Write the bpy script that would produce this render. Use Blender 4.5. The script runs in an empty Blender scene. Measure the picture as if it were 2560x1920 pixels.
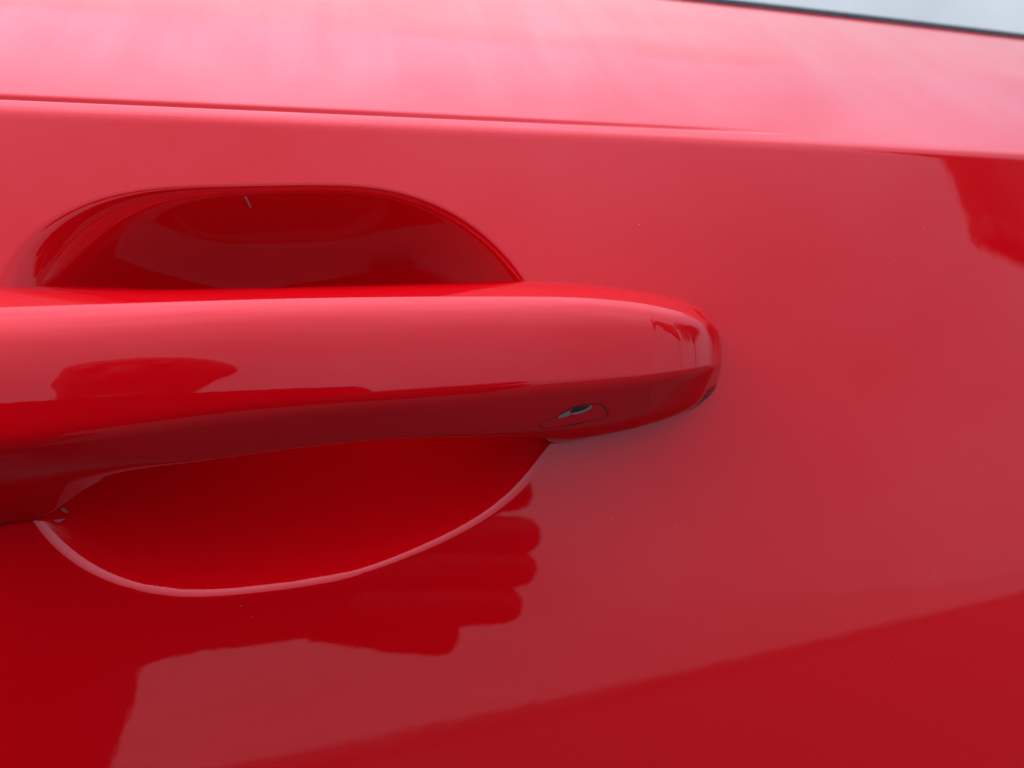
import bpy, bmesh, math, random
import numpy as np
from math import sin, cos, tan, radians, pi, sqrt
from mathutils import Vector, Matrix

random.seed(7)
rng = np.random.default_rng(7)
scene = bpy.context.scene

# ------------------------------------------------------------------ camera
# origin = a point on the door skin behind the handle; +X towards the car's rear, +Y into the car, +Z up
YAW, PITCH = radians(12.0), radians(6.0)
FWD = Vector((sin(YAW) * cos(PITCH), cos(YAW) * cos(PITCH), -sin(PITCH)))
CAM = -0.190 * FWD
cam_data = bpy.data.cameras.new("camera")
cam_data.sensor_width = 36.0
cam_data.lens = 36.0 * 2009.0 / 2560.0
cam_data.clip_start = 0.0008
cam_data.clip_end = 500.0
cam_data.dof.use_dof = True
cam_data.dof.focus_distance = 0.178
cam_data.dof.aperture_fstop = 13.0
cam = bpy.data.objects.new("camera", cam_data)
scene.collection.objects.link(cam)
cam.location = CAM
cam.rotation_euler = FWD.to_track_quat('-Z', 'Y').to_euler()
scene.camera = cam

# ------------------------------------------------------------------ overcast sky
SUN_EL, SUN_AZ = radians(42), radians(262)      # azimuth measured from +Y clockwise
world = bpy.data.worlds.new("World")
scene.world = world
world.use_nodes = True
wn, wl = world.node_tree.nodes, world.node_tree.links
wn.clear()
out = wn.new("ShaderNodeOutputWorld")
bg = wn.new("ShaderNodeBackground")
bg.inputs["Strength"].default_value = 0.10
sky = wn.new("ShaderNodeTexSky")
sky.sky_type = 'NISHITA'
sky.sun_disc = False
sky.sun_elevation = SUN_EL
sky.sun_rotation = SUN_AZ
sky.dust_density = 4.0
tc = wn.new("ShaderNodeTexCoord")
sep = wn.new("ShaderNodeSeparateXYZ")
wl.new(tc.outputs["Generated"], sep.inputs[0])
# cloud deck: brighter overhead than at the horizon, as overcast skies are
grad = wn.new("ShaderNodeMapRange")
grad.inputs["From Min"].default_value = 0.0
grad.inputs["From Max"].default_value = 1.0
grad.inputs["To Min"].default_value = 4.5
grad.inputs["To Max"].default_value = 19.5
pw = wn.new("ShaderNodeMath"); pw.operation = 'POWER'; pw.use_clamp = True; pw.inputs[1].default_value = 2.5
mx = wn.new("ShaderNodeMath"); mx.operation = 'MAXIMUM'; mx.inputs[1].default_value = 0.0
wl.new(sep.outputs["Z"], mx.inputs[0]); wl.new(mx.outputs[0], pw.inputs[0]); wl.new(pw.outputs[0], grad.inputs["Value"])
noise = wn.new("ShaderNodeTexNoise")
noise.inputs["Scale"].default_value = 3.2
noise.inputs["Detail"].default_value = 5.0
noise.inputs["Roughness"].default_value = 0.55
wl.new(tc.outputs["Generated"], noise.inputs["Vector"])
nr = wn.new("ShaderNodeMapRange")
nr.inputs["From Min"].default_value = 0.3
nr.inputs["From Max"].default_value = 0.7
nr.inputs["To Min"].default_value = 0.80
nr.inputs["To Max"].default_value = 1.20
wl.new(noise.outputs["Fac"], nr.inputs["Value"])
mul = wn.new("ShaderNodeMath"); mul.operation = 'MULTIPLY'
wl.new(grad.outputs[0], mul.inputs[0]); wl.new(nr.outputs[0], mul.inputs[1])
tint = wn.new("ShaderNodeMix"); tint.data_type = 'RGBA'; tint.blend_type = 'MULTIPLY'
tint.inputs["Factor"].default_value = 1.0
tint.inputs["A"].default_value = (0.86, 0.98, 1.30, 1)
wl.new(mul.outputs[0], tint.inputs["B"])
mix = wn.new("ShaderNodeMix"); mix.data_type = 'RGBA'
mix.inputs["Factor"].default_value = 0.88
wl.new(sky.outputs[0], mix.inputs["A"])
wl.new(tint.outputs["Result"], mix.inputs["B"])
wl.new(mix.outputs["Result"], bg.inputs["Color"])
wl.new(bg.outputs[0], out.inputs[0])

# the sun behind the cloud, spread over a wide patch
sun_data = bpy.data.lights.new("sun", 'SUN')
sun_data.energy = 0.7
sun_data.angle = radians(35)
sun_data.color = (1.0, 0.98, 0.97)
sun = bpy.data.objects.new("sun", sun_data)
scene.collection.objects.link(sun)
sdir = Vector((sin(SUN_AZ) * cos(SUN_EL), cos(SUN_AZ) * cos(SUN_EL), sin(SUN_EL)))
sun.rotation_euler = sdir.to_track_quat('Z', 'Y').to_euler()
sun.location = sdir * 5

vs = scene.view_settings
vs.view_transform = 'Standard'
vs.look = 'None'
vs.exposure = 0.52
vs.gamma = 1.0
vs.use_curve_mapping = False
scene.cycles.max_bounces = 10
scene.cycles.glossy_bounces = 8
scene.cycles.caustics_reflective = True

# ------------------------------------------------------------------ helpers
def link(o, parent=None):
    scene.collection.objects.link(o)
    if parent is not None:
        o.parent = parent
    return o

def mesh_obj(name, verts, faces, mat, parent=None, smooth=True):
    me = bpy.data.meshes.new(name)
    me.from_pydata([tuple(v) for v in verts], [], [tuple(f) for f in faces])
    me.validate()
    me.update()
    me.materials.append(mat)
    if smooth:
        me.polygons.foreach_set("use_smooth", [True] * len(me.polygons))
    return link(bpy.data.objects.new(name, me), parent)

def grid_faces(nu, nv, closed_v=False):
    i = np.arange(nu - 1)[:, None]
    j = np.arange(nv if closed_v else nv - 1)[None, :]
    j2 = (j + 1) % nv
    a = i * nv + j; b = i * nv + j2; c = (i + 1) * nv + j2; d = (i + 1) * nv + j
    return np.stack([a, b, c, d], -1).reshape(-1, 4)

def fast_mesh(name, V, Fq, mat, parent=None):
    me = bpy.data.meshes.new(name)
    V = np.asarray(V, np.float32); Fq = np.asarray(Fq, np.int32)
    me.vertices.add(len(V)); me.vertices.foreach_set("co", V.ravel())
    me.loops.add(Fq.size); me.loops.foreach_set("vertex_index", Fq.ravel())
    me.polygons.add(len(Fq))
    me.polygons.foreach_set("loop_start", np.arange(0, Fq.size, 4, dtype=np.int32))
    me.polygons.foreach_set("use_smooth", np.ones(len(Fq), dtype=bool))
    me.update(calc_edges=True)
    me.validate()
    me.materials.append(mat)
    return link(bpy.data.objects.new(name, me), parent)

def box(bm, x0, x1, y0, y1, z0, z1):
    vs_ = [bm.verts.new(p) for p in ((x0,y0,z0),(x1,y0,z0),(x1,y1,z0),(x0,y1,z0),(x0,y0,z1),(x1,y0,z1),(x1,y1,z1),(x0,y1,z1))]
    for f in ((0,3,2,1),(4,5,6,7),(0,1,5,4),(1,2,6,5),(2,3,7,6),(3,0,4,7)):
        bm.faces.new([vs_[k] for k in f])

def bm_obj(name, bm, mat, parent=None, bevel=0.0, seg=2, smooth=True):
    bmesh.ops.recalc_face_normals(bm, faces=bm.faces)
    if bevel > 0:
        bmesh.ops.bevel(bm, geom=list(bm.edges), offset=bevel, segments=seg, affect='EDGES', profile=0.5)
    me = bpy.data.meshes.new(name)
    bm.to_mesh(me); bm.free()
    me.materials.append(mat)
    if smooth:
        me.polygons.foreach_set("use_smooth", [True] * len(me.polygons))
        me.set_sharp_from_angle(angle=radians(40))
    return link(bpy.data.objects.new(name, me), parent)

def empty(name, loc=(0, 0, 0)):
    o = bpy.data.objects.new(name, None)
    o.empty_display_size = 0.02
    o.location = loc
    return link(o)

def tag(o, label=None, cat=None, group=None, kind=None):
    if label: o["label"] = label
    if cat: o["category"] = cat
    if group: o["group"] = group
    if kind: o["kind"] = kind
    return o

def pchip(xs, ys):
    xs = np.asarray(xs, float); ys = np.asarray(ys, float)
    h = np.diff(xs); d = np.diff(ys) / h
    m = np.zeros_like(ys)
    for i in range(1, len(xs) - 1):
        if d[i-1] * d[i] > 0:
            w1 = 2*h[i] + h[i-1]; w2 = h[i] + 2*h[i-1]
            m[i] = (w1 + w2) / (w1/d[i-1] + w2/d[i])
    m[0], m[-1] = d[0], d[-1]
    def f(x):
        x = np.clip(np.asarray(x, float), xs[0], xs[-1])
        i = np.clip(np.searchsorted(xs, x) - 1, 0, len(xs) - 2)
        t = (x - xs[i]) / h[i]
        return ((1+2*t)*(1-t)**2*ys[i] + t*(1-t)**2*h[i]*m[i] + t*t*(3-2*t)*ys[i+1] + t*t*(t-1)*h[i]*m[i+1])
    return f

# ------------------------------------------------------------------ materials
def mat(name, color, rough=0.5, metallic=0.0, spec=0.5):
    m = bpy.data.materials.new(name); m.use_nodes = True
    p = m.node_tree.nodes["Principled BSDF"]
    p.inputs["Base Color"].default_value = (*color, 1)
    p.inputs["Roughness"].default_value = rough
    p.inputs["Metallic"].default_value = metallic
    p.inputs["Specular IOR Level"].default_value = spec
    return m

def add_noise_color(m, c0, c1, scale, detail=4, bump=0.0, bump_scale=None, bump_dist=0.001):
    nt = m.node_tree; p = nt.nodes["Principled BSDF"]
    t = nt.nodes.new("ShaderNodeTexCoord")
    n = nt.nodes.new("ShaderNodeTexNoise"); n.inputs["Scale"].default_value = scale; n.inputs["Detail"].default_value = detail
    nt.links.new(t.outputs["Object"], n.inputs["Vector"])
    r = nt.nodes.new("ShaderNodeValToRGB")
    r.color_ramp.elements[0].position = 0.35; r.color_ramp.elements[0].color = (*c0, 1)
    r.color_ramp.elements[1].position = 0.65; r.color_ramp.elements[1].color = (*c1, 1)
    nt.links.new(n.outputs["Fac"], r.inputs[0]); nt.links.new(r.outputs[0], p.inputs["Base Color"])
    if bump:
        n2 = nt.nodes.new("ShaderNodeTexNoise"); n2.inputs["Scale"].default_value = bump_scale or scale; n2.inputs["Detail"].default_value = 3
        nt.links.new(t.outputs["Object"], n2.inputs["Vector"])
        b = nt.nodes.new("ShaderNodeBump"); b.inputs["Strength"].default_value = bump; b.inputs["Distance"].default_value = bump_dist
        nt.links.new(n2.outputs["Fac"], b.inputs["Height"]); nt.links.new(b.outputs[0], p.inputs["Normal"])
    return m

def car_paint():
    m = bpy.data.materials.new("red_car_paint"); m.use_nodes = True
    nt = m.node_tree; p = nt.nodes["Principled BSDF"]; N = nt.nodes.new; L = nt.links.new
    t = N("ShaderNodeTexCoord")
    # base coat with very fine pigment grain
    g = N("ShaderNodeTexNoise"); g.inputs["Scale"].default_value = 5200; g.inputs["Detail"].default_value = 1.0
    L(t.outputs["Object"], g.inputs["Vector"])
    r = N("ShaderNodeValToRGB")
    r.color_ramp.elements[0].position = 0.30; r.color_ramp.elements[0].color = (0.68, 0.0004, 0.0035, 1)
    r.color_ramp.elements[1].position = 0.70; r.color_ramp.elements[1].color = (0.78, 0.001, 0.0065, 1)
    L(g.outputs["Fac"], r.inputs[0])
    geo = N("ShaderNodeNewGeometry"); sz = N("ShaderNodeSeparateXYZ"); L(geo.outputs["Normal"], sz.inputs[0])
    upf = N("ShaderNodeMapRange"); upf.interpolation_type = 'SMOOTHSTEP'
    upf.inputs["From Min"].default_value = 0.62; upf.inputs["From Max"].default_value = 0.80
    L(sz.outputs["Z"], upf.inputs["Value"])
    mp = N("ShaderNodeMapping"); mp.inputs["Scale"].default_value = (75, 6, 6); L(t.outputs["Object"], mp.inputs["Vector"])
    dn = N("ShaderNodeTexNoise"); dn.inputs["Scale"].default_value = 1.0; dn.inputs["Detail"].default_value = 4.0; L(mp.outputs[0], dn.inputs["Vector"])
    dr = N("ShaderNodeMapRange"); dr.inputs["From Min"].default_value = 0.42; dr.inputs["From Max"].default_value = 0.72; dr.inputs["To Max"].default_value = 0.07
    L(dn.outputs["Fac"], dr.inputs["Value"])
    so = N("ShaderNodeSeparateXYZ"); L(t.outputs["Object"], so.inputs[0])
    hm = N("ShaderNodeMapRange"); hm.interpolation_type = 'SMOOTHSTEP'
    hm.inputs["From Min"].default_value = 0.066; hm.inputs["From Max"].default_value = 0.085
    L(so.outputs["Z"], hm.inputs["Value"])
    um = N("ShaderNodeMath"); um.operation = 'MULTIPLY'; L(upf.outputs[0], um.inputs[0]); L(hm.outputs[0], um.inputs[1])
    dm = N("ShaderNodeMath"); dm.operation = 'MULTIPLY'; L(um.outputs[0], dm.inputs[0]); L(dr.outputs[0], dm.inputs[1])
    dx = N("ShaderNodeMix"); dx.data_type = 'RGBA'; dx.inputs["B"].default_value = (0.62, 0.50, 0.52, 1)
    L(dm.outputs[0], dx.inputs["Factor"]); L(r.outputs[0], dx.inputs["A"]); L(dx.outputs["Result"], p.inputs["Base Color"])
    p.inputs["Metallic"].default_value = 0.28
    p.inputs["Roughness"].default_value = 0.42
    p.inputs["Specular IOR Level"].default_value = 0.0
    p.inputs["Coat Weight"].default_value = 1.0
    p.inputs["Coat IOR"].default_value = 1.52
    # clear coat: faint orange peel
    o = N("ShaderNodeTexNoise"); o.inputs["Scale"].default_value = 260; o.inputs["Detail"].default_value = 2.0
    L(t.outputs["Object"], o.inputs["Vector"])
    b = N("ShaderNodeBump"); b.inputs["Strength"].default_value = 1.0; b.inputs["Distance"].default_value = 0.0000065
    L(o.outputs["Fac"], b.inputs["Height"]); L(b.outputs[0], p.inputs["Coat Normal"])
    h = N("ShaderNodeTexNoise"); h.inputs["Scale"].default_value = 45; h.inputs["Detail"].default_value = 3
    L(t.outputs["Object"], h.inputs["Vector"])
    hr = N("ShaderNodeMapRange"); hr.inputs["To Min"].default_value = 0.004; hr.inputs["To Max"].default_value = 0.03
    L(h.outputs["Fac"], hr.inputs["Value"]); L(hr.outputs[0], p.inputs["Coat Roughness"])
    return m

PAINT = car_paint()
RUBBER = add_noise_color(mat("black_rubber", (0.02, 0.018, 0.02), 0.55), (0.012, 0.011, 0.013), (0.03, 0.028, 0.03), 400)
SEAL = mat("dark_seal", (0.05, 0.008, 0.012), 0.6)
HOLE = mat("dark_recess", (0.03, 0.012, 0.01), 0.8)
METAL = mat("brushed_metal", (0.62, 0.58, 0.5), 0.28, 1.0)
GLASS = bpy.data.materials.new("window_glass"); GLASS.use_nodes = True
_nt = GLASS.node_tree; _nt.nodes.clear()
_o = _nt.nodes.new("ShaderNodeOutputMaterial"); _m = _nt.nodes.new("ShaderNodeMixShader"); _t = _nt.nodes.new("ShaderNodeBsdfTransparent")
_g = _nt.nodes.new("ShaderNodeBsdfGlossy"); _f = _nt.nodes.new("ShaderNodeFresnel")
_t.inputs["Color"].default_value = (0.99, 0.97, 0.88, 1); _g.inputs["Roughness"].default_value = 0.0; _f.inputs["IOR"].default_value = 1.75
_ge = _nt.nodes.new("ShaderNodeNewGeometry"); _iv = _nt.nodes.new("ShaderNodeMath"); _iv.operation = 'SUBTRACT'; _iv.inputs[0].default_value = 1.0
_mu = _nt.nodes.new("ShaderNodeMath"); _mu.operation = 'MULTIPLY'          # only the outer face mirrors; the exit face just lets light through
_nt.links.new(_ge.outputs["Backfacing"], _iv.inputs[1]); _nt.links.new(_iv.outputs[0], _mu.inputs[0]); _nt.links.new(_f.outputs[0], _mu.inputs[1])
_nt.links.new(_mu.outputs[0], _m.inputs[0]); _nt.links.new(_t.outputs[0], _m.inputs[1]); _nt.links.new(_g.outputs[0], _m.inputs[2]); _nt.links.new(_m.outputs[0], _o.inputs[0])

# ------------------------------------------------------------------ door shape (metres)
T0 = radians(12.5); KT = radians(1.0) / 0.045; RX = 6.0
ZC = 0.063                                     # height of the shoulder crease
def y_skin(x, z):
    zz = np.clip(z, -0.6, 0.2)
    return x * x / (2 * RX) + (-np.log(np.cos(T0 + KT * zz)) + np.log(cos(T0))) / KT

# outline of the finger bowl behind the handle, x/z in mm
BOWL = np.array([(-106.5, 12), (-105.6, 19), (-103.8, 24.9), (-97.7, 32.7), (-90.5, 38.5), (-78.2, 42.9), (-64.5, 44.2), (-48, 45.2), (-34.2, 45.6),
                 (-20.3, 43.2), (-8.1, 37.0), (-1.5, 31.2), (3.4, 24.6), (8.0, 14.5), (10.2, 5.0), (10.0, -6), (7.2, -15.9), (3.9, -20.4), (-4.1, -26.4),
                 (-13.6, -32.1), (-27.4, -37.0), (-53.5, -41.3), (-71.6, -42.3), (-83.5, -39.9), (-93.6, -35.0), (-102.1, -26.5), (-106, -16), (-107.2, -2)]) / 1000
BC = np.array((-0.050, 0.001))
def bowl_radius():
    d = BOWL - BC
    th = np.arctan2(d[:, 1], d[:, 0]); r = np.hypot(d[:, 0], d[:, 1])
    o = np.argsort(th); th, r = th[o], r[o]
    tt = np.linspace(-pi, pi, 1441)[:-1]
    # resample, then smooth on the circle so the rim flows
    rr = np.interp(tt, np.concatenate([th - 2*pi, th, th + 2*pi]), np.concatenate([r, r, r]))
    c = np.fft.rfft(rr)
    ra, rb = [np.fft.irfft(c * np.exp(-(np.arange(len(c)) / n_) ** 4), len(rr)) for n_ in (8.0, 10.5)]
    w_ = np.clip(0.5 + 1.2 * np.sin(tt), 0, 1); w_ = w_ * w_ * (3 - 2 * w_)
    rr = ra * (1 - w_) + rb * w_                     # a long even curve below, fuller shoulders above
    return tt, rr
BT, BR = bowl_radius()
BOWL_D = 0.0175
def bowl_depth(x, z):
    dx, dz = x - BC[0], z - BC[1]
    th = np.arctan2(dz, dx); r = np.hypot(dx, dz)
    R_ = np.interp(th, BT, BR, period=2*pi)
    s = r / R_
    q = np.clip((z + 0.008) / 0.028, 0, 1)
    raw = BOWL_D * (1 + 0.62 * q * q * (3 - 2 * q)) * (1 - np.clip(s, 0, 1.25) ** (2.3 + 0.5 * q * q * (3 - 2 * q)))
    # edge radius: crisp at the bottom, softer at the top and upper left
    soft = 0.0005 + 0.0005 * (0.5 + 0.5 * np.sin(th)) + 0.0055 * np.exp(-((th - 2.75) / 0.50) ** 2)
    k = soft * 1.6
    h = np.clip(0.5 + 0.5 * raw / k, 0, 1)
    return raw * h + k * h * (1 - h)

def axis(pts):
    """non-uniform samples: list of (stop, step)"""
    o = [pts[0][0]]
    for (a, _), (b, st) in zip(pts[:-1], pts[1:]):
        n = max(1, int(round((b - a) / st)))
        o += list(a + (b - a) * (np.arange(1, n + 1) / n))
    return np.array(o)

XS = axis([(-0.62, 0), (-0.2, .02), (-0.118, .003), (0.022, .00045), (0.06, .001), (0.24, .003), (0.9, .02)])
VB = axis([(-0.60, 0), (-0.15, .015), (-0.112, .003), (-0.1035, .001), (-0.0145, .00042), (-0.004, .0005)])   # height below the crease
US = axis([(0.0, 0), (0.013, .00022), (0.02, .0006), (1.0, .02)])[1:]                                          # profile above, 0..1 rescaled
W_SH = pchip([-0.62, 0.0, 0.10, 0.165, 0.23, 0.9], [0.155, 0.1345, 0.1260, 0.1208, 0.1156, 0.073])              # shoulder width to the belt
TILT = pchip([0, .0011, .0023, .0035, .0049, .0082, .03, .13], [13.9, 18, 30, 44, 50, 52.0, 53.0, 56.5])
GROOVE_X = pchip([-0.62, -0.2, -0.11, 0.0, 0.05, 0.072, 0.09, 0.52], [1, 1, 1.0, 0.75, 0.45, 0.16, 0, 0])

def build_panel(parent):
    s_fine = np.concatenate([[0], np.cumsum(np.full(int(0.17 / 0.0001), 0.0001))])
    tl = np.radians(TILT(s_fine))
    py = np.concatenate([[0], np.cumsum(np.sin(tl[:-1]) * 0.0001)])
    pz = np.concatenate([[0], np.cumsum(np.cos(tl[:-1]) * 0.0001)])
    START = -0.004
    nx, nb = len(XS), len(VB)
    frac = US
    rows = []
    X = XS[:, None]
    zb = ZC + VB[None, :]
    Yb = y_skin(X, zb + 0 * X)
    tz = T0 + KT * np.clip(zb, -0.6, 0.2)
    dep = bowl_depth(X, zb)
    Ylow = Yb + dep * np.cos(tz); Zlow = zb - dep * np.sin(tz) + 0 * X
    # shoulder: arc length from the start of the roll
    Wt = W_SH(XS)[:, None]
    u = np.where(frac[None, :] <= 0.02, frac[None, :], 0.02 + (frac[None, :] - 0.02) / 0.98 * (Wt - 0.02))
    y0 = y_skin(XS, np.full_like(XS, ZC + START))[:, None]
    Yup = y0 + np.interp(u, s_fine, py); Zup = ZC + START + np.interp(u, s_fine, pz)
    # pressed line on the crease
    g = 0.00115 * GROOVE_X(XS)[:, None] * np.exp(-((u - 0.0078) / 0.00088) ** 2)
    tu = np.radians(TILT(u))
    Yup = Yup + g * np.cos(tu); Zup = Zup - g * np.sin(tu)
    Y = np.concatenate([Ylow, Yup], 1); Z = np.concatenate([Zlow, Zup], 1)
    # folded-in flange at top, bottom and both ends so the skin is a shell, not a sheet
    Y = np.concatenate([Y[:, :1] + 0.03, Y, Y[:, -1:] + 0.012], 1)
    Z = np.concatenate([Z[:, :1] - 0.002, Z, Z[:, -1:] - 0.012], 1)
    Xf = np.repeat(X, Y.shape[1], 1)
    Xf = np.concatenate([Xf[:1] - 0.001, Xf, Xf[-1:] + 0.001], 0)
    Y = np.concatenate([Y[:1] + 0.025, Y, Y[-1:] + 0.025], 0)
    Z = np.concatenate([Z[:1], Z, Z[-1:]], 0)
    V = np.stack([Xf, Y, Z], -1).reshape(-1, 3)
    o = fast_mesh("outer_panel", V, grid_faces(Y.shape[0], Y.shape[1])[:, ::-1], PAINT, parent)
    return o, Yup[:, -1], Zup[:, -1]

door = tag(empty("car", (0, 0, -0.54)), "glossy red car seen close at its door handle, filling the picture", "car")
inv = Matrix.Translation((0, 0, 0.54))
def own(o):           # children are modelled in world space; cancel the empty's offset
    if o.parent == door:
        o.matrix_parent_inverse = inv
    return o
panel, BELT_Y, BELT_Z = build_panel(door)
own(panel)

# ------------------------------------------------------------------ belt moulding and window
def sweep(name, prof, material, parent):
    """prof: closed list of (dy, dz) offsets from the belt line"""
    V = []
    for x, y, z in zip(XS, BELT_Y, BELT_Z):
        for dy, dz in prof: V.append((x, y + dy, z + dz))
    F = grid_faces(len(XS), len(prof), True)
    # close both ends and point every face outwards
    o = mesh_obj(name, V, [tuple(f) for f in F] + [tuple(range(len(prof))), tuple(range(len(V) - len(prof), len(V)))], material, parent)
    b_ = bmesh.new(); b_.from_mesh(o.data); bmesh.ops.recalc_face_normals(b_, faces=b_.faces); b_.to_mesh(o.data); b_.free()
    o.data.set_sharp_from_angle(angle=radians(50))
    return own(o)
def rounded(poly, rad, k=5):
    """fillet a closed polygon (list of 2-D points) with per-corner radii -> point list"""
    P = [np.array(p, float) for p in poly]; n = len(P); outp = []
    for i in range(n):
        a, b, c = P[i-1], P[i], P[(i+1) % n]
        u, v = a - b, c - b; lu, lv = np.linalg.norm(u), np.linalg.norm(v)
        u, v = u / max(lu, 1e-9), v / max(lv, 1e-9)
        d = min(rad[i], 0.48 * lu, 0.48 * lv)
        p0, p1 = b + u * d, b + v * d
        for t in np.linspace(0, 1, k):
            outp.append((1-t)**2 * p0 + 2*t*(1-t) * b + t*t * p1)
    return outp
sweep("belt_moulding", rounded([(-.0004, -.0002), (.0005, .0024), (.0060, .0032), (.0085, .0022), (.0080, -.006), (.001, -.004)], [.0010]*6), RUBBER, door)
sweep("window_seal", rounded([(.0088, .0022), (.0094, .0044), (.0126, .0050), (.0134, .0022)], [.0006]*4), RUBBER, door)
hgl = 0.21; lean = radians(24)
gp = [(.0142, -.01), (.0142 + sin(lean)*hgl, -.01 + cos(lean)*hgl), (.0142 + sin(lean)*hgl + .0038, -.01 + cos(lean)*hgl - .0017), (.0180, -.0117)]
sweep("window_glass", rounded(gp, [.0008]*4, 3), GLASS, door)
tb = (.0142 + sin(lean)*hgl, -.01 + cos(lean)*hgl)

# ------------------------------------------------------------------ pull handle
mm = 0.001
GAP = 0.7
hx      = [-168, -160, -150, -125, -102,  -90,  -75,  -59,  -43,  -28,  -11,    1,   10,   16,   24,   30,   36,   41,   45,   48, 50.5,   52, 52.8,  53.2]
T_yfb   = [  -1,  -11,-17.5,-21.6,-22.9,-23.1,-23.1,-23.0,-22.7,-22.4,-22.0,-21.7,-21.3,-20.9,-20.2,-19.3,-17.8,-15.6,-12.8, -9.6, -6.2, -3.2, -1.2,  -0.2]
T_zfb   = [   0, -4.0, -6.5, -8.0, -7.1, -5.6, -3.9, -2.3, -1.3, -0.6,  0.2,  0.9,  1.3,  1.6,  2.0,  2.4,  2.9,  3.5,  3.9,  4.2,  4.4,  4.6,  4.8,   4.9]
T_zt    = [   8, 11.5, 14.0, 17.2, 18.3, 18.7, 19.2, 19.7, 20.1, 20.3, 20.4, 20.4, 20.3, 20.0, 19.3, 18.4, 17.2, 15.9, 14.8, 13.6, 12.2, 10.6,  9.0,   7.6]
T_yi    = [   5,    5,    6,  6.0,  5.5,  4.0,  2.6,  2.2,  2.0,  2.0,  2.4,  3.6,  4.6,  4.7,  4.6,  4.6,  4.4,  4.0,  3.6,  3.1,  2.7,  2.2,  1.8,   1.5]
T_zi    = [  14, 18.5, 21.0, 22.8, 22.9, 22.7, 22.3, 22.5, 22.9, 23.4, 24.0, 24.5, 24.5, 24.2, 23.4, 22.8, 22.0, 21.0, 20.1, 18.8, 16.9, 14.6, 12.4,   9.8]
T_yc    = [  -3,   -9,  -13,-16.5,-18.8,-19.2,-19.2,-19.0,-18.7,-18.5,-18.0,-17.2,-16.2,-15.4,-14.3,-12.9,-11.2, -8.9, -6.4, -3.3, -2.3, -1.4, -0.8,  -0.4]
T_zc    = [ -10,-14.5,-17.0,-17.2,-14.5,-14.1,-13.0,-11.4,-10.0, -9.2, -9.5,-10.2,-10.4,-10.2, -9.4, -8.5, -7.3, -6.0, -4.6, -3.0, -1.3,  0.4,  1.9,   3.0]
T_yd    = [  -3, -4.6, -5.2, -5.4, -5.2,-10.5,-12.0, -8.0, -4.0, -4.0, -4.0, -4.0, -3.9, -3.6, -3.4, -3.2, -2.9, -2.5, -2.1, -1.7, -1.2, -0.7, -0.3,  -0.1]
T_zd    = [ -16,-22.0,-25.0,-26.5,-26.0,-18.0,-12.9,-10.8, -9.0, -8.0, -8.4,-10.6,-14.3,-13.5,-12.3,-11.0, -9.7, -8.4, -7.0, -5.2, -3.2, -1.0,  0.9,   2.4]
fyfb, fzfb, fzt, fyi, fzi, fyc, fzc, fyd, fzd = [pchip(hx, t) for t in (T_yfb, T_zfb, T_zt, T_yi, T_zi, T_yc, T_zc, T_yd, T_zd)]
FACE_T = pchip([0, .2, .4, .6, .74, .86, .95, 1.0], [5.5, 7.3, 9.5, 13.0, 18.5, 30, 43, 56])   # how far the face leans back, bottom to top
NF = 26
_w = np.linspace(0, 1, NF)
_lean = np.concatenate([[0], np.cumsum(np.tan(np.radians(FACE_T((_w[1:] + _w[:-1]) / 2))) * np.diff(_w))])
def section(x):
    """closed (y, z) loop in mm of the handle at station x (mm)"""
    yfb, zfb, zt = float(fyfb(x)), float(fzfb(x)), float(fzt(x))
    yi, zi, yc, zc, yd, zd = [float(f(x)) for f in (fyi, fzi, fyc, fzc, fyd, fzd)]
    # nothing may sink into the door skin: keep a thin gap on the mounting pads
    lim = lambda z: float(y_skin(x * mm, z * mm)) / mm - GAP
    yi, yc, yd = min(yi, lim(zi)), min(yc, lim(zc)), min(yd, lim(zd))
    yfb = min(yfb, lim(zfb) - 0.05)
    H = zt - zfb
    ytop = yfb + _lean[-1] * H
    room = (yi - 0.4) - yfb
    k = min(1.0, max(0.05, room / max(ytop - yfb, 1e-6)))
    face = [(yfb + _lean[i] * H * k, zfb + _w[i] * H) for i in range(NF)]
    # corners: inner top, top crease ... face ... chamfer start, chamfer end, back bottom
    yk, zk = face[-1]
    mid = (yk + (yi - yk) * 0.42, zk + (zi - zk) * 0.42 + 1.15 * min(1.0, max(0.0, (yi - yk) / 16)))
    poly = [(yi, zi), mid, face[-1]] + face[-2:2:-1] + [face[0], (yc, zc), (yd, zd)]
    rad = [2.6, 5.0, 0.55] + [9.0] * (NF - 4) + [2.0, 1.5 + 3.0 * float(np.clip((x + 12) / 20, 0, 1)) + 3.0 * float(np.clip((-70 - x) / 15, 0, 1)), 1.2]
    ks = [5, 7, 5] + [1] * (NF - 4) + [5, 6, 5]
    P = [np.array(p) for p in poly]; n = len(P); o = []
    for i in range(n):
        if ks[i] == 1: o.append(P[i]); continue
        a, b, c = P[i-1], P[i], P[(i+1) % n]
        # corner neighbours further along the face so the fillet has room
        if i == 2: c = P[5]
        u, v = a - b, c - b; lu, lv = np.linalg.norm(u), np.linalg.norm(v)
        d = min(rad[i], (0.85 if i == n - 3 else 0.42) * lu, 0.42 * lv if i not in (2,) else 0.3 * np.linalg.norm(P[3] - b) + 0.12)
        u, v = u / max(lu, 1e-9), v / max(lv, 1e-9)
        p0, p1 = b + u * d, b + v * d
        for t in np.linspace(0, 1, ks[i]):
            o.append((1-t)**2 * p0 + 2*t*(1-t) * b + t*t * p1)
    o = np.array(o)
    return o
hs = np.concatenate([np.linspace(-168, -150, 40), np.linspace(-149.5, 28, 260), 53.2 - 24.9 * (1 - np.sin(np.linspace(0.0, 1, 90) * pi / 2)) ** 1.0])
hs = np.unique(np.round(hs, 4))
secs = np.array([section(x) for x in hs])
npt = secs.shape[1]
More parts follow.
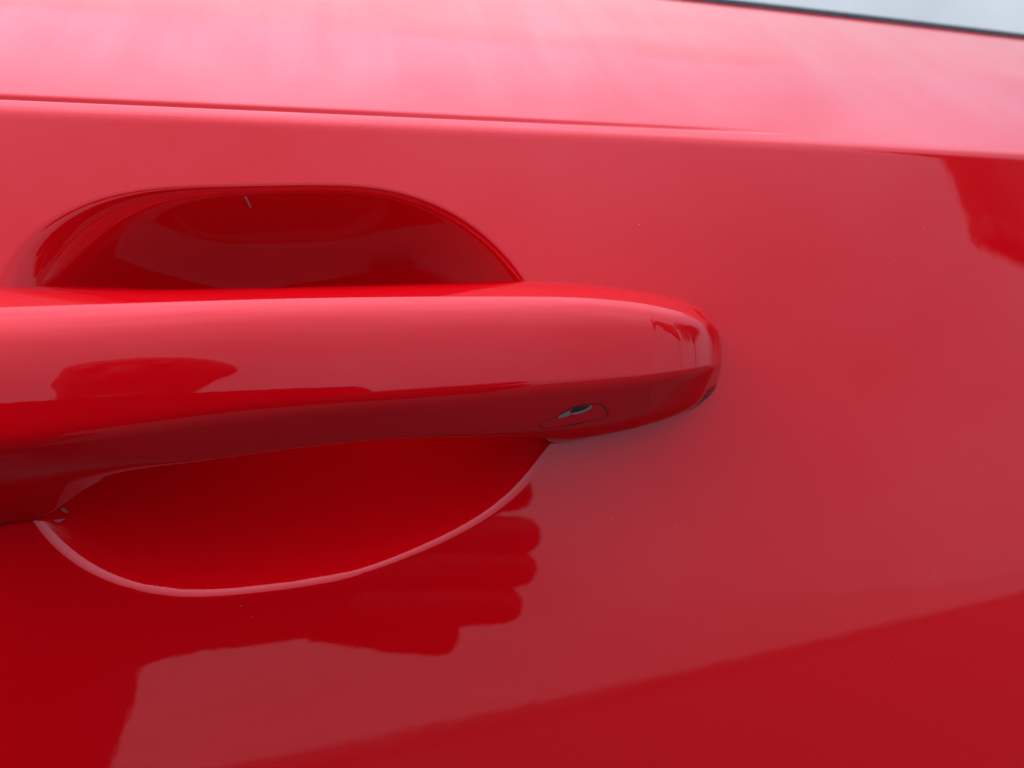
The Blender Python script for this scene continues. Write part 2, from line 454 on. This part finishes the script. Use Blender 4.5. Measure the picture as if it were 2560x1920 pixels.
# a little smoothing along the length so tabulated stations do not ripple the reflections
inner = (hs > -150) & (hs < 51.5)
sm = secs.copy()
for _ in range(30):
    s2 = sm.copy(); s2[1:-1] = 0.25 * sm[:-2] + 0.5 * sm[1:-1] + 0.25 * sm[2:]
    sm = np.where(inner[:, None, None], s2, sm)
secs = sm
HV = np.concatenate([np.repeat(hs[:, None, None], npt, 1), secs], 2).reshape(-1, 3) * mm
HF = [tuple(f) for f in grid_faces(len(hs), npt, True)]
nv = len(HV)
HF.append(tuple(range(npt - 1, -1, -1))); HF.append(tuple(range(nv - npt, nv)))
handle = own(mesh_obj("pull_handle", HV, HF, PAINT, door))
bmh = bmesh.new(); bmh.from_mesh(handle.data); bmesh.ops.recalc_face_normals(bmh, faces=bmh.faces); bmh.to_mesh(handle.data); bmh.free()
handle.data.set_sharp_from_angle(angle=radians(60))

def gasket(x0, x1, inset=1.3):
    xs_ = np.linspace(x0, x1, 60); V = []
    for x in xs_:
        zhi, zlo = float(fzi(x)) - inset, float(fzd(x)) + 0.28
        if zhi < zlo: zhi = zlo = (zhi + zlo) / 2
        for z, dy in ((zhi, -GAP - .6), (zlo, -GAP - .6), (zlo, .6), (zhi, .6)):
            V.append((x * mm, float(y_skin(x * mm, z * mm)) + dy * mm, z * mm))
    F = [tuple(f) for f in grid_faces(60, 4, True)] + [(0, 1, 2, 3), tuple(range(236, 240))]
    return own(mesh_obj("gasket", V, F, SEAL, handle, smooth=False))
gasket(13, 51.5); gasket(-160, -108)

# ------------------------------------------------------------------ key slot cover on the lower chamfer
def chamfer_point(x, w, lift):
    """point on the handle's chamfer (w 0 at its upper edge, 1 at its lower edge), lifted by mm along its normal"""
    i0 = 5 + 7 + 5 + NF - 4 + 4
    a = np.array([np.interp(x, hs, secs[:, i0, k]) for k in (0, 1)])
    b = np.array([np.interp(x, hs, secs[:, i0 + 1, k]) for k in (0, 1)])
    w = (w - a[1]) / (b[1] - a[1])                 # w is given as a height in mm
    d = (b - a) / np.linalg.norm(b - a)
    n = np.array((-abs(d[1]), d[0] * -1 if d[0] > 0 else d[0])); n /= np.linalg.norm(n)
    p = a + (b - a) * w + n * lift
    return (x * mm, p[0] * mm, p[1] * mm)
KEY = [(2.2, -7.2), (6.4, -4.9), (9.0, -3.5), (11.3, -2.8), (14.8, -2.7), (16.6, -3.3), (17.6, -4.7), (18.1, -5.7), (15.2, -6.3), (10.0, -7.2), (5.4, -7.7), (3.2, -7.8)]
def plate(name, pts, lo, hi, material, parent, k=4, r=0.5):
    q = [np.array(p) * 1.0 for p in pts]
    q = rounded(q, [r] * len(q), k)
    n = len(q); V = []
    c = sum(q) / n
    for lift in (lo, hi):
        V += [chamfer_point(p[0], p[1], lift) for p in q]
    V += [chamfer_point((c + (p - c) * 0.5)[0], (c + (p - c) * 0.5)[1], hi) for p in q] + [chamfer_point(c[0], c[1], hi)]
    F = [(i, (i+1) % n, n + (i+1) % n, n + i) for i in range(n)]
    F += [(n + i, n + (i+1) % n, 2*n + (i+1) % n, 2*n + i) for i in range(n)]
    F += [(2*n + i, 2*n + (i+1) % n, 3*n) for i in range(n)]
    o = own(mesh_obj(name, V, F, material, parent))
    b_ = bmesh.new(); b_.from_mesh(o.data); bmesh.ops.recalc_face_normals(b_, faces=b_.faces); b_.to_mesh(o.data); b_.free()
    o.data.set_sharp_from_angle(angle=radians(35))
    return o
def grow(pts, d):
    q = np.array(pts) * 1.0; c = q.mean(0)
    v = q - c; L = np.linalg.norm(v, axis=1, keepdims=True)
    return (q + v / L * d) / 1.0
plate("cover_gap", grow(KEY, 0.22), -0.05, 0.04, HOLE, handle)
plate("key_slot_cover", grow(KEY, -0.12), 0.0, 0.10, PAINT, handle)
plate("slot_opening", [(8.7, -4.3), (9.6, -3.35), (11.4, -2.95), (13.2, -2.95), (12.8, -3.6), (11.4, -4.1), (9.3, -4.5)], 0.08, 0.14, HOLE, handle, 3, .3)
plate("metal_catch", [(6.1, -5.2), (8.3, -3.95), (8.8, -4.25), (9.2, -4.7), (7.9, -5.3), (6.4, -5.65)], 0.09, 0.19, METAL, handle, 3, .3)
plate("metal_catch", [(9.2, -4.55), (11.3, -4.1), (12.9, -3.55), (13.25, -2.95), (13.8, -3.0), (13.5, -3.8), (11.8, -4.55), (9.6, -4.95)], 0.09, 0.19, METAL, handle, 3, .25)

# ------------------------------------------------------------------ ground, wall and house across the street (seen mirrored in the paint)
GZ = -0.86
ASPHALT = add_noise_color(mat("asphalt", (0.06, 0.06, 0.06), 0.85), (0.04, 0.04, 0.043), (0.068, 0.066, 0.064), 30, 6, 0.4, 400, 0.004)
RENDER_ = add_noise_color(mat("pale_render", (0.72, 0.71, 0.68), 0.9), (0.66, 0.65, 0.62), (0.76, 0.75, 0.72), 2.0, 5, 0.3, 120, 0.004)
DARKWOOD = add_noise_color(mat("dark_timber", (0.035, 0.03, 0.028), 0.7), (0.07, 0.065, 0.06), (0.11, 0.10, 0.095), 8)
SLATE = add_noise_color(mat("slate", (0.06, 0.06, 0.065), 0.6), (0.04, 0.04, 0.045), (0.08, 0.078, 0.08), 6)
bm = bmesh.new()
for p in ((-90, -90), (90, -90), (90, 90), (-90, 90)): bm.verts.new((p[0], p[1], GZ))
bm.faces.new(bm.verts)
tag(bm_obj("ground", bm, ASPHALT, smooth=False), "dark asphalt road under the car, mirrored at lower right of the door", None, None, "structure")

CONCRETE = add_noise_color(mat("pale_concrete", (0.3, 0.3, 0.29), 0.9), (0.255, 0.255, 0.25), (0.32, 0.315, 0.305), 1.5, 6, 0.3, 90, 0.003)
bm = bmesh.new(); box(bm, -30, 100, -80, 0, -0.05, 0.12)
pave = bm_obj("pavement", bm, CONCRETE, None, 0.015)
pave.location = (-3.0, -2.75, GZ); pave.rotation_euler = (0, 0, math.atan2(-10.0, 13.5))
tag(pave, "pale concrete forecourt beyond the road, mirrored in the lower door paint", None, None, "structure")

BOARD = add_noise_color(mat("weathered_board", (0.2, 0.2, 0.19), 0.8), (0.17, 0.17, 0.16), (0.24, 0.235, 0.22), 3)
board = tag(empty("hoarding", (6.02, -5.05, GZ)), "blank grey hoarding in a dark frame mirrored at the upper right of the door", "hoarding")
board.rotation_euler = (0, 0, radians(-22))
def hpart(name, x0, x1, y0, y1, z0, z1, material):
    b_ = bmesh.new(); box(b_, x0, x1, y0, y1, z0, z1); return bm_obj(name, b_, material, board, 0.01)
Z0, Z1 = 4.08, 7.4
hpart("panel", 0.9, 5.0, -0.06, 0.06, Z0 + 0.18, Z1 - 0.18, BOARD)
hpart("frame_side", 0.0, 0.95, -0.10, 0.10, Z0 + 0.30, Z1, DARKWOOD)
hpart("frame_side", 4.94, 5.2, -0.10, 0.10, Z0 + 0.30, Z1, DARKWOOD)
hpart("frame_rail", 0.0, 5.2, -0.12, 0.12, Z0, Z0 + 0.28, DARKWOOD)
hpart("frame_rail", 0.97, 4.92, -0.10, 0.10, Z1 - 0.20, Z1, DARKWOOD)
hpart("post", 4.2, 4.24, -0.22, -0.18, 0.0, Z1 - 0.3, DARKWOOD)
hpart("post", 4.9, 4.94, -0.22, -0.18, 0.0, Z1 - 0.3, DARKWOOD)

# ------------------------------------------------------------------ street tree to the right (mirrored in the rounded end of the handle)
BARK = add_noise_color(mat("bark", (0.08, 0.06, 0.045), 0.9), (0.05, 0.04, 0.03), (0.11, 0.085, 0.065), 12, 5, 0.6, 40, 0.01)
LEAF = add_noise_color(mat("leaf", (0.05, 0.09, 0.03), 0.6), (0.035, 0.065, 0.02), (0.08, 0.12, 0.045), 1.5)
tree = tag(empty("street_tree", (7.4, -2.3, GZ)), "dark leafy street tree mirrored in the rounded rear end of the handle", "tree")
def limb(V, F, a, b, r0, r1, n=7):
    a, b = Vector(a), Vector(b); d = (b - a).normalized(); u = d.orthogonal().normalized(); w = d.cross(u); base = len(V)
    for p, r in ((a, r0), (a.lerp(b, .5) + u * r0 * .3, (r0 + r1) / 2), (b, r1)):
        for k in range(n):
            t_ = 2 * pi * k / n; V.append(p + u * cos(t_) * r + w * sin(t_) * r)
    for q_ in range(2):
        for k in range(n):
            F.append((base + q_*n + k, base + q_*n + (k+1) % n, base + (q_+1)*n + (k+1) % n, base + (q_+1)*n + k))
V, F = [], []
limb(V, F, (0, 0, 0), (.08, .05, 2.6), .07, .06)
tips = []
for k in range(9):
    a_ = k * 2.4; e = Vector((cos(a_) * random.uniform(.8, 1.5), sin(a_) * random.uniform(.8, 1.5), random.uniform(3.3, 4.9)))
    limb(V, F, (.08, .05, random.uniform(2.2, 2.6)), e, .07, .02); tips.append(e)
mesh_obj("trunk", V, F, BARK, tree)
V, F = [], []
for k in range(7600):
    c = random.choice(tips); r = random.uniform(.1, 1.0) ** .5 * .85
    d = Vector((random.gauss(0, 1), random.gauss(0, 1), random.gauss(0, .8))).normalized() * r
    p = c + d; n_ = Vector((random.gauss(0, 1), random.gauss(0, 1), random.gauss(0, 1))).normalized(); u = n_.orthogonal().normalized(); w = n_.cross(u)
    L_, W_ = random.uniform(.05, .10), random.uniform(.025, .045); b0 = len(V)
    V += [p - u * L_, p + w * W_, p + u * L_, p - w * W_]; F.append((b0, b0+1, b0+2, b0+3))
mesh_obj("crown", V, F, LEAF, tree, smooth=False)

# ------------------------------------------------------------------ photographer and phone (seen mirrored in the paint)
SKIN = mat("skin", (0.085, 0.045, 0.03), 0.55)
CLOTH = add_noise_color(mat("dark_cloth", (0.02, 0.02, 0.025), 0.9), (0.014, 0.014, 0.018), (0.03, 0.03, 0.036), 60)
HAIR = mat("dark_hair", (0.012, 0.009, 0.008), 0.6)
PHONE = mat("black_phone", (0.012, 0.012, 0.014), 0.25)
LENS = mat("lens_glass", (0.005, 0.005, 0.01), 0.05)

def skin_body(name, joints, edges, root, material, parent=None, levels=2):
    me = bpy.data.meshes.new(name)
    names = list(joints); idx = {k: i for i, k in enumerate(names)}
    me.from_pydata([joints[k][0] for k in names], [(idx[a], idx[b]) for a, b in edges], [])
    o = link(bpy.data.objects.new(name, me), parent)
    o.modifiers.new("skin", 'SKIN')
    if not me.skin_vertices: me.skin_vertices.new()
    for i, k in enumerate(names):
        r = joints[k][1]; r = r if isinstance(r, tuple) else (r, r)
        me.skin_vertices[0].data[i].radius = r
        me.skin_vertices[0].data[i].use_root = (k == root)
    s = o.modifiers.new("sub", 'SUBSURF'); s.levels = levels; s.render_levels = levels
    dg = bpy.context.evaluated_depsgraph_get()
    m2 = bpy.data.meshes.new_from_object(o.evaluated_get(dg))
    o.modifiers.clear(); o.data = m2
    m2.materials.clear(); m2.materials.append(material)
    m2.polygons.foreach_set("use_smooth", [True] * len(m2.polygons))
    return o

J = {
 'pelvis': ((-.41, -.86, -.52), .15), 'waist': ((-.41, -.83, -.36), .14), 'chest': ((-.39, -.76, -.20), .155), 'upchest': ((-.30, -.71, -.05), .13),
 'neck': ((-.20, -.68, .05), .055), 'skull0': ((-.16, -.655, .11), .070), 'skull1': ((-.14, -.645, .17), .098), 'skull2': ((-.135, -.65, .23), .085),
 'shL': ((-.43, -.66, .02), .08), 'elL': ((-.42, -.47, -.06), .058), 'faL': ((-.33, -.37, -.072), .060), 'wrL': ((-.15, -.245, -.024), .042), 'paL': ((-.085, -.212, -.022), .030),
 'shR': ((-.23, -.74, -.13), .062), 'elR': ((-.28, -.66, -.36), .048), 'wrR': ((-.30, -.46, -.40), .03), 'haR': ((-.33, -.42, -.40), .035),
 'hpL': ((-.47, -.84, -.56), .10), 'knL': ((-.52, -.42, -.46), .075), 'anL': ((-.50, -.66, -.79), .05), 'ftL': ((-.50, -.50, -.82), .04),
 'hpR': ((-.29, -.84, -.56), .10), 'knR': ((-.30, -.42, -.50), .075), 'anR': ((-.25, -.66, -.79), .05), 'ftR': ((-.25, -.50, -.82), .04),
}
for k_ in J:
    if k_ not in ('faL', 'wrL', 'paL'):
        (x_, y_, z_), r_ = J[k_]; J[k_] = ((x_ - (.05 if k_ == 'elL' else .10), y_, z_), r_)
EJ = [('pelvis','waist'),('waist','chest'),('chest','upchest'),('upchest','neck'),('neck','skull0'),('skull0','skull1'),('skull1','skull2'),
      ('upchest','shL'),('shL','elL'),('elL','faL'),('faL','wrL'),('wrL','paL'),('upchest','shR'),('shR','elR'),('elR','wrR'),('wrR','haR'),
      ('pelvis','hpL'),('hpL','knL'),('knL','anL'),('anL','ftL'),('pelvis','hpR'),('hpR','knR'),('knR','anR'),('anR','ftR')]
# left hand: palm behind the phone, four fingers reaching along its far side, thumb below
fing = [((-.045, -.203, .004), (.004, -.196, .008), (.050, -.197, .009)), ((-.040, -.203, -.011), (.012, -.196, -.011), (.053, -.198, -.014)),
        ((-.042, -.205, -.026), (.008, -.198, -.027), (.050, -.200, -.030)), ((-.048, -.208, -.041), (.002, -.201, -.044), (.042, -.203, -.047))]
for i, (a, b, c) in enumerate(fing):
    J['f%da' % i] = (a, .013); J['f%db' % i] = (b, .0118); J['f%dc' % i] = (c, .0098)
    EJ += [('paL', 'f%da' % i), ('f%da' % i, 'f%db' % i), ('f%db' % i, 'f%dc' % i)]
J['t0'] = ((-.030, -.214, -.050), .014); J['t1'] = ((.012, -.212, -.060), .0115)
EJ += [('paL', 't0'), ('t0', 't1')]
person = skin_body("person", J, EJ, 'pelvis', CLOTH, None, 4)
HC = Vector((-.24, -.645, .17))
for v in person.data.vertices:                      # pull nose, brow, chin and ears out of the head
    c = v.co
    if c.z < .06 or c.y > -.5 or c.x < -.36: continue
    d = c - HC
    if d.y > 0:
        c.y += .026 * math.exp(-(d.x / .014) ** 2 - ((d.z + .020) / .022) ** 2) + .006 * math.exp(-(d.x / .05) ** 2 - ((d.z - .028) / .012) ** 2)
        c.y += .012 * math.exp(-(d.x / .030) ** 2 - ((d.z + .085) / .020) ** 2)
    s_ = 1 if d.x > 0 else -1
    if abs(d.x) > .06: c.x += s_ * .020 * math.exp(-((d.y + .005) / .016) ** 2 - ((d.z + .010) / .028) ** 2)
person.data.materials.append(SKIN); person.data.materials.append(HAIR)
for f in person.data.polygons:
    c = f.center
    if c.x > -.165 and c.y > -.26 and c.z > -.12: f.material_index = 1                                   # hand
    elif c.z > .06 and c.y < -.5 and c.x > -.36: f.material_index = 2 if c.z - .17 > .055 - .35 * max(0.0, -.60 - c.y) * 3 and not abs(c.x + .24) > .104 else 1   # hair, else face, ears and neck
    elif (c - Vector((-.43, -.42, -.40))).length < .06: f.material_index = 1                             # other hand
EYE = mat("eye", (0.03, 0.02, 0.015), 0.1)
for sx in (-1, 1):
    bm = bmesh.new(); bmesh.ops.create_uvsphere(bm, u_segments=16, v_segments=10, radius=.011, matrix=Matrix.Translation((-.24 + sx * .033, -.5665, .178)))
    bm_obj("eye", bm, EYE, person)
bm = bmesh.new(); bmesh.ops.create_uvsphere(bm, u_segments=16, v_segments=8, radius=.012, matrix=Matrix.Translation((-.24, -.585, .098)) @ Matrix.Diagonal((2.0, .8, .5, 1)))
bm_obj("mouth", bm, mat("lips", (0.28, 0.10, 0.09), 0.5), person)
tag(person, "crouching photographer in dark clothes mirrored as a dark silhouette in the paint", "person")

bm = bmesh.new(); box(bm, -.150, .018, -.0085, 0, -.070, .006)
bmesh.ops.recalc_face_normals(bm, faces=bm.faces)
bmesh.ops.bevel(bm, geom=[e for e in bm.edges if abs(e.verts[0].co.y - e.verts[1].co.y) > .005], offset=.0085, segments=5, affect='EDGES', profile=0.5)
phone = bm_obj("phone", bm, PHONE)
rot = FWD.to_track_quat('Y', 'Z').to_matrix().to_4x4()
phone.matrix_world = Matrix.Translation(CAM - FWD * 0.0035) @ rot
tag(phone, "black phone held sideways in the photographer's mirrored hand", "phone")
bm = bmesh.new()
bmesh.ops.create_cone(bm, cap_ends=True, segments=32, radius1=.0042, radius2=.0038, depth=.0012, matrix=Matrix.Translation((0, .0006, 0)) @ Matrix.Rotation(pi/2, 4, 'X'))
bm_obj("lens", bm, LENS, phone)

# ------------------------------------------------------------------ dust and a lint fibre on the paint
DUST = mat("pale_dust", (0.75, 0.62, 0.58), 0.9)
def skin_point(x, z, lift=0.0):
    y = y_skin(x, z) + bowl_depth(x, z) * cos(T0)
    return Vector((x, float(y) - lift, z - float(bowl_depth(x, z)) * sin(T0)))
V, F = [], []
def fleck(p, r):
    b = len(V)
    for k in range(6):
        a = k * pi / 3 + random.random() * .4
        V.append((p[0] + cos(a) * r * random.uniform(.6, 1.2), p[1], p[2] + sin(a) * r * random.uniform(.6, 1.2)))
    V.append((p[0], p[1] - r * .5, p[2]))
    for k in range(6): F.append((b + k, b + (k + 1) % 6, b + 6))
for k in range(38):
    x, z = random.uniform(.0, .15), random.uniform(-.085, .05)
    if x < .056 and -.018 < z < .03: continue
    fleck(skin_point(x, z, .00002), random.choice([.00003, .00004, .00005, .00008]))
for k in range(12):
    fleck(skin_point(random.uniform(-.1, .0), random.uniform(-.085, -.03), .00002), random.choice([.00004, .00005, .00007]))
fleck(skin_point(.0345, .0385, .00002), .00012)
dust = mesh_obj("dust", V, F, DUST)
tag(dust, "tiny pale dust specks scattered over the red paint", "dust", None, "stuff")
pts = [skin_point(-.0603 + .0010 * t, .0438 - .0014 * t + .0002 * sin(t * 4), .00015) for t in np.linspace(0, 1, 9)]
V, F = [], []
for i, p in enumerate(pts):
    for k in range(5):
        a = k * 2 * pi / 5; V.append((p.x + cos(a) * .00018, p.y + sin(a) * .0001, p.z + sin(a + .6) * .00018))
F = [tuple(f) for f in grid_faces(9, 5, True)]
tag(mesh_obj("lint_fibre", V, F, mat("dull_lint", (0.40, 0.22, 0.22), 0.9)), "short pale lint fibre stuck in the upper bowl above the handle", "lint")

# two sky glints at the bowl's lower left end, coloured in as pale flat pieces
GLINT = mat("glint_pink", (0.42, 0.16, 0.17), 0.6)
def glint(pts):
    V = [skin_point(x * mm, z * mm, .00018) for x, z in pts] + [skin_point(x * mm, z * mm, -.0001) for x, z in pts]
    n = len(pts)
    own(mesh_obj("sky_glint", V, [tuple(range(n))] + [(i, (i+1) % n, n + (i+1) % n, n + i) for i in range(n)], GLINT, door, smooth=False))
glint([(-98.2, -23.6), (-97.9, -23.4), (-97.4, -23.9), (-96.9, -24.5), (-97.3, -24.6), (-98.0, -24.2)])
glint([(-99.3, -25.9), (-97.3, -25.8), (-98.3, -26.5)])
